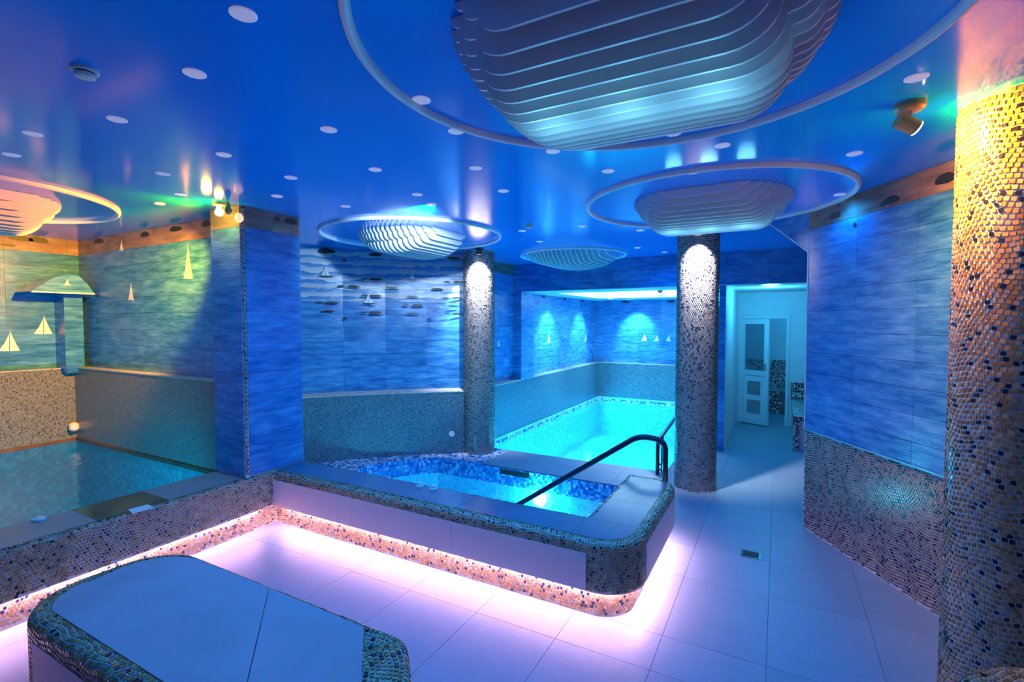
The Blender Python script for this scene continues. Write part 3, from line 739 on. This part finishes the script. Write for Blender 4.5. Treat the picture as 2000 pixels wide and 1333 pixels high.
tag(box('mosaic_bench', (-.7, 10.25, 0), (1.4, 10.9, .42), 'mosaic_mono', at=(0, 10.5, 0)), 'black and white mosaic bench seen through the open door', 'bench')
tag(box('mosaic_bench', (-.7, 10.84, .42), (1.4, 10.9, .95), 'mosaic_mono', at=(0, 10.87, .42)), 'black and white mosaic backrest panel behind the door', 'panel')
dr = thing('door_1', 'white glazed door with two low panels standing ajar', 'door', (DX0, 9.12, 0)); dr['kind'] = 'structure'
V, Fc = join([(boxv((DX0 + .003, 9.08, 0), (DX0 + .05, 9.17, DT - .003)), BOXF), (boxv((DX1 - .05, 9.08, 0), (DX1 - .003, 9.17, DT - .003)), BOXF), (boxv((DX0 + .051, 9.082, DT - .05), (DX1 - .051, 9.168, DT - .003)), BOXF)])
add('door_frame', V, Fc, 'pvc_white', dr)
ang = math.radians(28); dd = np.array([math.cos(ang), -math.sin(ang), 0]); dn = np.array([-math.sin(ang), -math.cos(ang), 0]); do = np.array([DX0 + .05, 9.12, .02]); LW, LH = .48, 1.72
def leafbox(a, b, z0, z1, th=.045, off=0.0): return plate(do + dn * off, dd, UP, dn, [(a, z0), (b, z0), (b, z1), (a, z1)], th)
V, Fc = join([leafbox(0, .075, 0, LH), leafbox(LW - .075, LW, 0, LH), leafbox(.075, LW - .075, 0, .09), leafbox(.075, LW - .075, LH - .08, LH), leafbox(.075, LW - .075, .80, .88)])
add('leaf_frame', V, Fc, 'pvc_white', dr)
V, Fc = leafbox(.075, LW - .075, .09, .80, .02, .01); pn = add('lower_panel', V, Fc, 'pvc_white', dr)
for z in (.17, .48):
    V, Fc = leafbox(.13, LW - .13, z, z + .22, .004, .03); add('glass_light', V, Fc, 'dark_slot' if False else 'steel', pn)
V, Fc = leafbox(.075, LW - .075, .88, LH - .08, .008, .018); add('pane', V, Fc, 'door_glass', dr)
V, Fc = leafbox(LW - .055, LW - .03, .9, 1.0, .03, .045); add('door_handle', V, Fc, 'steel', dr)
cb = thing('corridor_bench', 'black and white mosaic bench along the right side of the corridor', 'bench', (.5, 8.2, 0))
box('seat', (.2, 7.42, .40), (1.3, 9.095, .45), 'mosaic_mono', cb); box('front_panel', (.22, 7.44, 0), (1.3, 9.095, .40), 'panel_stone', cb)
box('corner_mosaic', (.2, 7.42, 0), (.27, 7.5, .40), 'mosaic_mono', cb); box('back_mosaic', (.2, 9.06, .45), (1.3, 9.095, .72), 'mosaic_mono', cb)
cl = tag(add('corridor_lamp', *lathe([(.1, 2.168), (.11, 2.172), (.11, 2.18)], -.1, 7.55, 20), 'corr_lamp', at=(-.1, 7.55, 2.18)), 'round cyan lamp on the corridor ceiling', 'lamp')
lamp('POINT', 'corridor_light', (-.1, 7.75, 2.05), 34, (.04, .52, 1.0), cl, shadow_soft_size=.1)
lamp('POINT', 'room_light', (.3, 10.0, 2.0), 12, (.03, .5, 1.0), cl, shadow_soft_size=.1)

# ================================================================== COLUMNS
def column(x, y, label, pick=0, s=.0195):
    t = thing('mosaic_column', label, 'column', (x, y, 0), 'round mosaic columns')
    th = np.linspace(0, 2 * math.pi, 49)[:-1]
    p = Path([(x + .2 * math.cos(a), y + .2 * math.sin(a)) for a in th], closed=True)
    if p.N[0] @ (p.P[0] - np.array([x, y])) < 0: p = Path([(x + .2 * math.cos(a), y + .2 * math.sin(a)) for a in th[::-1]], closed=True)
    pf = Prof([(0, H), (0, 0)])
    add('shaft', *lathe([(.2, 0), (.2, H)], x, y, 48), 'grout', t, smooth=False)
    tesserae('mosaic_cladding', sweepmap(p, pf), p.L, pf.L, s, t, closed=True, pick=pick, mat='tessera' if pick else 'tessera_grey')
    return t
C1 = (-3.42, 5.42); C2 = (-.725, 5.30); C3 = (.86, 2.77)
column(*C1, 'mosaic column standing between the hot tub and the far pool')
column(*C2, 'mosaic column in the middle, standing on the floor behind the handrail')
column(*C3, 'large foreground mosaic column on the right lit yellow at its top', pick=300, s=.021)
def column_spot(c, label, power):
    v = np.array([-c[0], -c[1]]); v /= np.linalg.norm(v); p = np.array(c) + v * .36
    t = thing('column_spotlight', label, 'spotlight', (p[0], p[1], H), 'black column spotlights')
    box('base', (p[0] - .04, p[1] - .04, H - .025), (p[0] + .04, p[1] + .04, H), 'black_metal', t)
    V, Fc = lathe([(.035, H - .085), (.035, H - .03), (.02, H - .02)], p[0], p[1], 16); add('head', V, Fc, 'black_metal', t)
    lamp('SPOT', 'beam', (p[0], p[1], H - .1), power, (.88, .9, 1), t, (c[0], c[1], 1.95), spot_size=1.3, spot_blend=1.0, shadow_soft_size=.02)
column_spot(C1, 'black spotlight at the top of the column by the tub', 420)
column_spot(C2, 'black spotlight at the top of the middle column', 420)

# ================================================================== CHANDELIERS and ceiling rings
def fin_mesh(W, D, th=.010):
    half = []
    def arc(x0, z0, x1, z1, bulge, k=7):
        for i in range(k + 1):
            a = math.pi / 2 * i / k; half.append((x0 + (x1 - x0) * math.sin(a) , z0 + (z1 - z0) * (1 - math.cos(a))))
    half.append((0, -D)); arc(.56 * W, -D, .80 * W, -.55 * D, 0); arc(.82 * W, -.53 * D, .93 * W, -.25 * D, 0); arc(.935 * W, -.22 * D, W, 0, 0)
    poly = half + [(-x, z) for x, z in half[::-1][:-1]]
    V, Fc = plate((0, -th / 2, 0), (1, 0, 0), UP, (0, 1, 0), poly, th)
    return mesh('fin', V, Fc, 'fin_white')
def chandelier(cx, cy, R, W0, D0, along_y, label, rlabel, n=19, depth=None, glow=0):
    t = thing('fin_chandelier', label, 'chandelier', (cx, cy, H), 'white fin chandeliers')
    depth = depth or W0 * .95
    for i in range(n):
        s = -1 + 2 * (i + .5) / n; e = math.sqrt(1 - s * s)
        W = W0 * (.34 + .66 * e); D = D0 * (.06 + .94 * e ** 1.25)
        o = bpy.data.objects.new('fin', fin_mesh(W, D)); off = s * depth
        reg(o, t, (cx + (off if along_y else 0), cy + (0 if along_y else off), H - .001))
        if along_y: o.rotation_euler = (0, 0, math.pi / 2)
    if glow: [lamp('POINT', 'added_fin_light', (cx + k_ * W0, cy - .12, H - D0 - .06), glow, (.2, .7, 1.0), t, shadow_soft_size=.06) for k_ in (-.45, 0, .45)]  # cyan points added below the fins to brighten their far strips
    nseg = 96; V = []; Fc = []; sec = [(R - .017, H), (R - .015, H - .016), (R - .006, H - .026), (R + .006, H - .026), (R + .015, H - .016), (R + .017, H)]; m_ = len(sec)
    for k in range(nseg):
        q = 2 * math.pi * k / nseg
        for r, z in sec: V.append((cx + r * math.cos(q), cy + r * math.sin(q), z))
    for k in range(nseg):
        for j in range(m_ - 1): Fc.append((k * m_ + j, k * m_ + j + 1, ((k + 1) % nseg) * m_ + j + 1, ((k + 1) % nseg) * m_ + j))
    tag(add('ceiling_ring', V, Fc, 'fin_white', smooth=True, at=(cx, cy, H)), rlabel, 'moulding', 'round ceiling mouldings')
chandelier(-.43, 1.64, .905, .57, .24, False, 'largest white layered fin chandelier at the top centre', 'largest white ring moulding around the nearest chandelier', n=20, glow=.8)
chandelier(-.467, 4.0, .915, .55, .22, False, 'white fin chandelier with pinkish face in front of the middle column', 'white ring moulding around the chandelier before the middle column', n=22, glow=.8)
chandelier(-5.17, 1.2, .93, .57, .24, True, 'amber lit fin chandelier over the left pool', 'amber lit ring moulding over the left pool')
chandelier(-3.36, 4.04, .91, .52, .22, True, 'pale blue fin chandelier before the alcove wall', 'ring moulding around the chandelier before the alcove wall')
chandelier(-2.45, 6.25, .70, .60, .18, True, 'bright cyan fin chandelier in front of the far beam', 'ring moulding tight around the far chandelier', n=19)

# ================================================================== CEILING DISCS
names = [(475, 27, 'biggest pale ceiling disc, at the top left of centre'), (380, 143, 'pale ceiling disc right of the near smoke detector'), (229, 233, 'pale ceiling disc below the near smoke detector'),
 (64, 261, 'pale ceiling disc upper left, second from the left edge'), (22, 302, 'pale ceiling disc at the far left, above the amber ring'), (642, 253, 'pale ceiling disc left of the largest ring, alone'),
 (437, 302, 'pale ceiling disc above the yellow light streak on the pillar'), (318, 339, 'pale ceiling disc right of the amber ring, upper one'), (352, 379, 'amber tinted ceiling disc near the pillar bulb, right one'),
 (311, 398, 'amber tinted ceiling disc near the pillar bulb, left one'), (568, 347, 'pale ceiling disc above the blue pillar, upper one'), (541, 383, 'pale ceiling disc just above the blue pillar, lower one'),
 (823, 195, 'pale ceiling disc touching the left rim of the largest ring'), (891, 256, 'pale ceiling disc below the left rim of the largest ring'), (929, 328, 'pale ceiling disc above the streak of the tub column'),
 (733, 331, 'pale ceiling disc between the blue pillar and tub column streak, upper'), (815, 380, 'pale ceiling disc above the alcove ring, right one'), (675, 403, 'small ceiling disc above the alcove ring, left one'),
 (983, 373, 'small ceiling disc right of the tub column streak'), (1080, 295, 'pale ceiling disc just below the largest ring, left one'), (1188, 334, 'ceiling disc above the left rim of the middle ring'),
 (1315, 260, 'pale ceiling disc inside the lower rim of the largest ring'), (1411, 284, 'pale ceiling disc below the largest ring, right one'), (1669, 300, 'pale ceiling disc above the right end of the middle ring'),
 (1790, 151, 'pinkish ceiling disc above the yellow spotlight'), (1352, 336, 'ceiling disc at the upper rim inside the middle ring'), (1640, 380, 'ceiling disc at the right end inside the middle ring'),
 (1020, 451, 'tiny ceiling disc beside the far smoke detector'), (1137, 442, 'tiny ceiling disc left of the middle chandelier'), (1054, 472, 'tiny ceiling disc above the far chandelier, left one'),
 (1250, 450, 'tiny ceiling disc left of the middle column top'), (1245, 484, 'tiny ceiling disc above the far chandelier right end'), (1298, 493, 'tiny ceiling disc right of the far chandelier')]
dm = mesh('ceiling_disc', *lathe([(.034, -.005), (.038, -.003), (.038, 0)], 0, 0, 28), 'spot_disc')
for px, py, lb in names:
    q = onz(px, py, H); o = reg(bpy.data.objects.new('ceiling_disc', dm), None, (q[0], q[1], H)); tag(o, lb, 'downlight', 'pale ceiling discs')
    if (q[0], q[1]) != (0, 0): lamp('SPOT', 'added_blue_beam', (q[0], q[1], H - .03), 17 if q[0] > -3.0 else 6, (.008, .29, 1.0), o, (q[0], q[1], 0), spot_size=2.7, spot_blend=1.0, shadow_soft_size=.04)  # blue beam added under each disc to tint the hall
def smoke(px, py, lb):
    q = onz(px, py, H); t = thing('smoke_detector', lb, 'smoke detector', (q[0], q[1], H), 'smoke detectors')
    add('base', *lathe([(.036, H - .011), (.041, H - .009), (.041, H)], q[0], q[1], 28), 'plastic_white', t)
    add('gap', *lathe([(.029, H - .018), (.029, H - .011)], q[0], q[1], 24), 'dark_slot', t)
    add('cap', *lathe([(.021, H - .031), (.03, H - .027), (.033, H - .018), (.032, H - .016)], q[0], q[1], 28), 'plastic_white', t)
smoke(166, 136, 'cream smoke detector on the ceiling at the upper left'); smoke(1034, 440, 'small far smoke detector on the ceiling right of the tub column')

# ================================================================== YELLOW SPOTLIGHTS
q = onz(1776, 232, H - .06)
ys = thing('ceiling_spotlight', 'ceiling spotlight with glowing lens aimed at the right column', 'spotlight', (q[0], q[1], H))
V, Fc = lathe([(.045, H - .03), (.055, H - .02), (.055, H)], q[0], q[1], 20); add('canopy', V, Fc, 'lamp_amber', ys)
hd = np.array([q[0], q[1], H - .085]); tg = np.array([C3[0], C3[1], 2.3]); dv = tg - hd; dv /= np.linalg.norm(dv)
V, Fc = tube([hd - dv * .05, hd + dv * .0, hd + dv * .03], .032, 16); hdo = add('head', V, Fc, 'lamp_amber', ys)
V, Fc = tube([hd + dv * .03, hd + dv * .034], .03, 16); add('lens', V, Fc, 'bulb_white', hdo)
V, Fc = tube([(q[0], q[1], H - .03), (q[0], q[1], H - .06)], .01, 8); add('stem', V, Fc, 'steel', ys)
lamp('SPOT', 'beam', tuple(hd + dv * .05), 320, (1.0, .38, .01), ys, tuple(tg), spot_size=2.5, spot_blend=1.0, shadow_soft_size=.03)
q = onax(430, 408, 1, 2.26)
yb = thing('pillar_spotlight', 'bright yellow spotlight at the top corner of the blue pillar', 'spotlight', (q[0], q[1], H))
add('canopy', *lathe([(.05, H - .02), (.05, H)], q[0], q[1], 20), 'lamp_amber', yb)
for k, (px, py, mt) in enumerate(((428, 414, 'bulb_yellow'), (445, 410, 'lamp_amber'))):
    p = onax(px, py, 1, 2.26); p[2] = min(p[2], 2.535)
    V, Fc = lathe([(.012, p[2] - .03), (.028, p[2] - .018), (.03, p[2]), (.02, p[2] + .022), (.012, p[2] + .06)], p[0], p[1], 14); add('bulb_head', V, Fc, mt, yb, smooth=True)
lamp('SPOT', 'beam', (q[0] - .08, q[1] - .06, H - .09), 90, (1.0, .27, .0), yb, (-5.6, 1.2, 2.4), spot_size=2.3, spot_blend=.8, shadow_soft_size=.03)
lamp('SPOT', 'beam', (q[0] - .08, q[1] - .06, H - .09), 900, (1.0, .42, .015), yb, (-6.9, 2.15, 1.4), spot_size=1.15, spot_blend=.8, shadow_soft_size=.03)
lamp('POINT', 'glow', (q[0] - .03, q[1] - .08, H - .10), 5, (1.0, .6, .05), yb, shadow_soft_size=.03)
p = onax(468, 425, 1, 2.34)
tag(add('wall_bulb', *lathe([(.01, p[2] - .04), (.03, p[2] - .02), (.03, p[2] + .01), (.015, p[2] + .03)], p[0], 2.335, 14), 'bulb_dim', at=(p[0], 2.335, p[2])), 'small dim amber bulb on the pillar edge', 'bulb')
# extra disc and spot, added to brighten the alcove wall
q = onz(845, 437, H)
al_l = tag(reg(bpy.data.objects.new('ceiling_disc', dm), None, (-2.35, 3.05, H)), 'extra pale ceiling disc added to brighten the alcove wall', 'downlight')
lamp('SPOT', 'added_alcove_wash', (-2.35, 3.05, H - .04), 165, (.5, .78, 1.0), al_l, (-4.55, 4.45, 1.9), spot_size=1.5, spot_blend=.7, shadow_soft_size=.04)

# ================================================================== HANDRAIL and LADDER
hr = thing('handrail', 'dark metal handrail sloping down into the hot tub', 'handrail', (-.82, 4.2, 0))
pts = bend([(-.812, 4.2, 0.0), (-.812, 4.2, .702), (-1.03, 4.2, .722), (-2.18, 4.2, -.075), (-2.6, 4.2, -.37)], .09)
V, Fc = tube(pts, .024, 14); add('rail', V, Fc, 'rail_metal', hr, smooth=True)
V, Fc = lathe([(.05, 0), (.05, .008), (.028, .014)], -.812, 4.2, 20); add('flange', V, Fc, 'rail_metal', hr)
ld = thing('pool_ladder', 'dark metal pool ladder rail beside the middle column', 'ladder', (-1.15, 5.55, 0))
a = onax(1283, 864, 0, -1.15); b = onax(1319, 817, 0, -1.15)
pts = bend([(-1.15, 5.52, 0), (-1.15, 5.52, .37), (-1.15, b[1], b[2]), (-1.15, b[1] + .22, b[2] - .02), (-1.15, b[1] + .25, -.3)], .1)
V, Fc = tube(pts, .021, 12); add('side_rail', V, Fc, 'rail_metal', ld, smooth=True)
V, Fc = tube([(-1.12, 5.62, -.3), (-1.12, 5.62, .42)], .014, 10); add('side_rail', V, Fc, 'rail_metal', ld, smooth=True)
for z in (.04, .1):
    V, Fc = tube([(-1.15, 5.53, z), (-1.12, 5.62, z)], .011, 8); add('rung', V, Fc, 'steel', ld)

# ================================================================== STONE BENCHES
def bench(label, pts, inset, joint, loc, pick=0, panels=()):
    t = thing('stone_bench', label, 'bench', loc)
    p = Path(pts, closed=True, k=12)
    if p.N[0] @ (p.P[0] - p.P.mean(0)) < 0: p = Path(pts[::-1], closed=True, k=12)
    pe = rounded_edge(.035, .456, .172, .21)
    V, Fc = loft(p, pe); add('body', V, Fc, 'grout_mid', t)
    add('under', *prism([tuple(q) for q in p.P[:-1]], .165, .172), 'grout', t)
    tesserae('mosaic_edge', sweepmap(p, pe), p.L, pe.L, .0205, t, closed=True, pick=pick)
    for poly in inset: slab('top_slab', poly, .43, .463, 'bench_stone', t)
    for V, Fc in panels: add('side_panel', V, Fc, 'panel_stone', t)
    q = Path([tuple(a) for a in (p.P - p.N * .06)[:-1]], closed=True); pf = Prof([(0, .172), (0, 0)])
    V, Fc = loft(q, pf); add('plinth', V, Fc, 'grout', t)
    tesserae('mosaic_plinth', sweepmap(q, pf), q.L, pf.L, .0205, t, closed=True)
    return t
def arcp(cx, cy, r, a0, a1, n=7): return [(cx + r * math.cos(math.radians(a)), cy + r * math.sin(math.radians(a))) for a in np.linspace(a0, a1, n)]
left_poly = [(-2.7, .87)] + arcp(-2.7, 1.05, .18, 250, 130, 6)[0:6] + arcp(-2.68, 1.24, .19, 150, 95, 5)
s1 = [(-1.44, .875), (-1.47, .91), (-2.06, 1.43), (-2.65, 1.43)] + arcp(-2.66, 1.2, .22, 100, 178, 7) + [(-2.86, 1.06)] + arcp(-2.68, 1.06, .19, 188, 262, 6)
s2 = [(-1.437, .875), (-.93, .875), (-1.455, 1.425), (-2.053, 1.43), (-1.467, .912)]
pan = [(boxv((-2.68, .793, .178), (-.8, .81, .38)), BOXF)]
bench('low stone bench with mosaic edge in the left foreground', [(-2.95, .8, .26), (-.615, .8, .1), (-1.26, 1.46, .12), (-2.95, 1.46, .26)], [s1, s2], None, (-2.0, 1.1, 0), pick=300, panels=pan)
q = onz(1945, 1306, .46)
bench('corner of a mosaic bench at the bottom right below the large column', [(.52, 1.35, .1), (1.35, 1.35, .1), (1.35, 2.43, .2), (.52, 2.43, .42)],
      [[(.76, 1.5), (1.2, 1.5), (1.2, 2.25)] + arcp(.98, 2.0, .24, 95, 175, 7)], None, (.93, 1.9, 0))

# ================================================================== SMALL THINGS
q = onz(275, 995, .463)
tag(add('paper_card', *prism([(q[0] - .05, q[1] - .05), (q[0] + .05, q[1] - .07), (q[0] + .06, q[1] + .05), (q[0] - .04, q[1] + .06)], .464, .468), 'sail_white', at=(q[0], q[1], .464)), 'small white card lying on the wet parapet coping', 'card')
q = onz(78, 1017, .463)
tag(add('drain_cap', *lathe([(.035, .463), (.035, .474), (.02, .48)], -4.03, q[1], 18), 'plastic_white', at=(-4.03, q[1], .463)), 'white round cap on the edge of the left pool', 'cap')
q = onz(1467, 1084, 0)
g = thing('floor_drain', 'small dark rectangular drain grate in the floor', 'drain', (q[0], q[1], 0))
box('frame', (q[0] - .065, q[1] - .06, 0), (q[0] + .065, q[1] + .06, .003), 'rail_metal', g); box('grate', (q[0] - .05, q[1] - .045, .003), (q[0] + .05, q[1] + .045, .004), 'dark_slot', g)
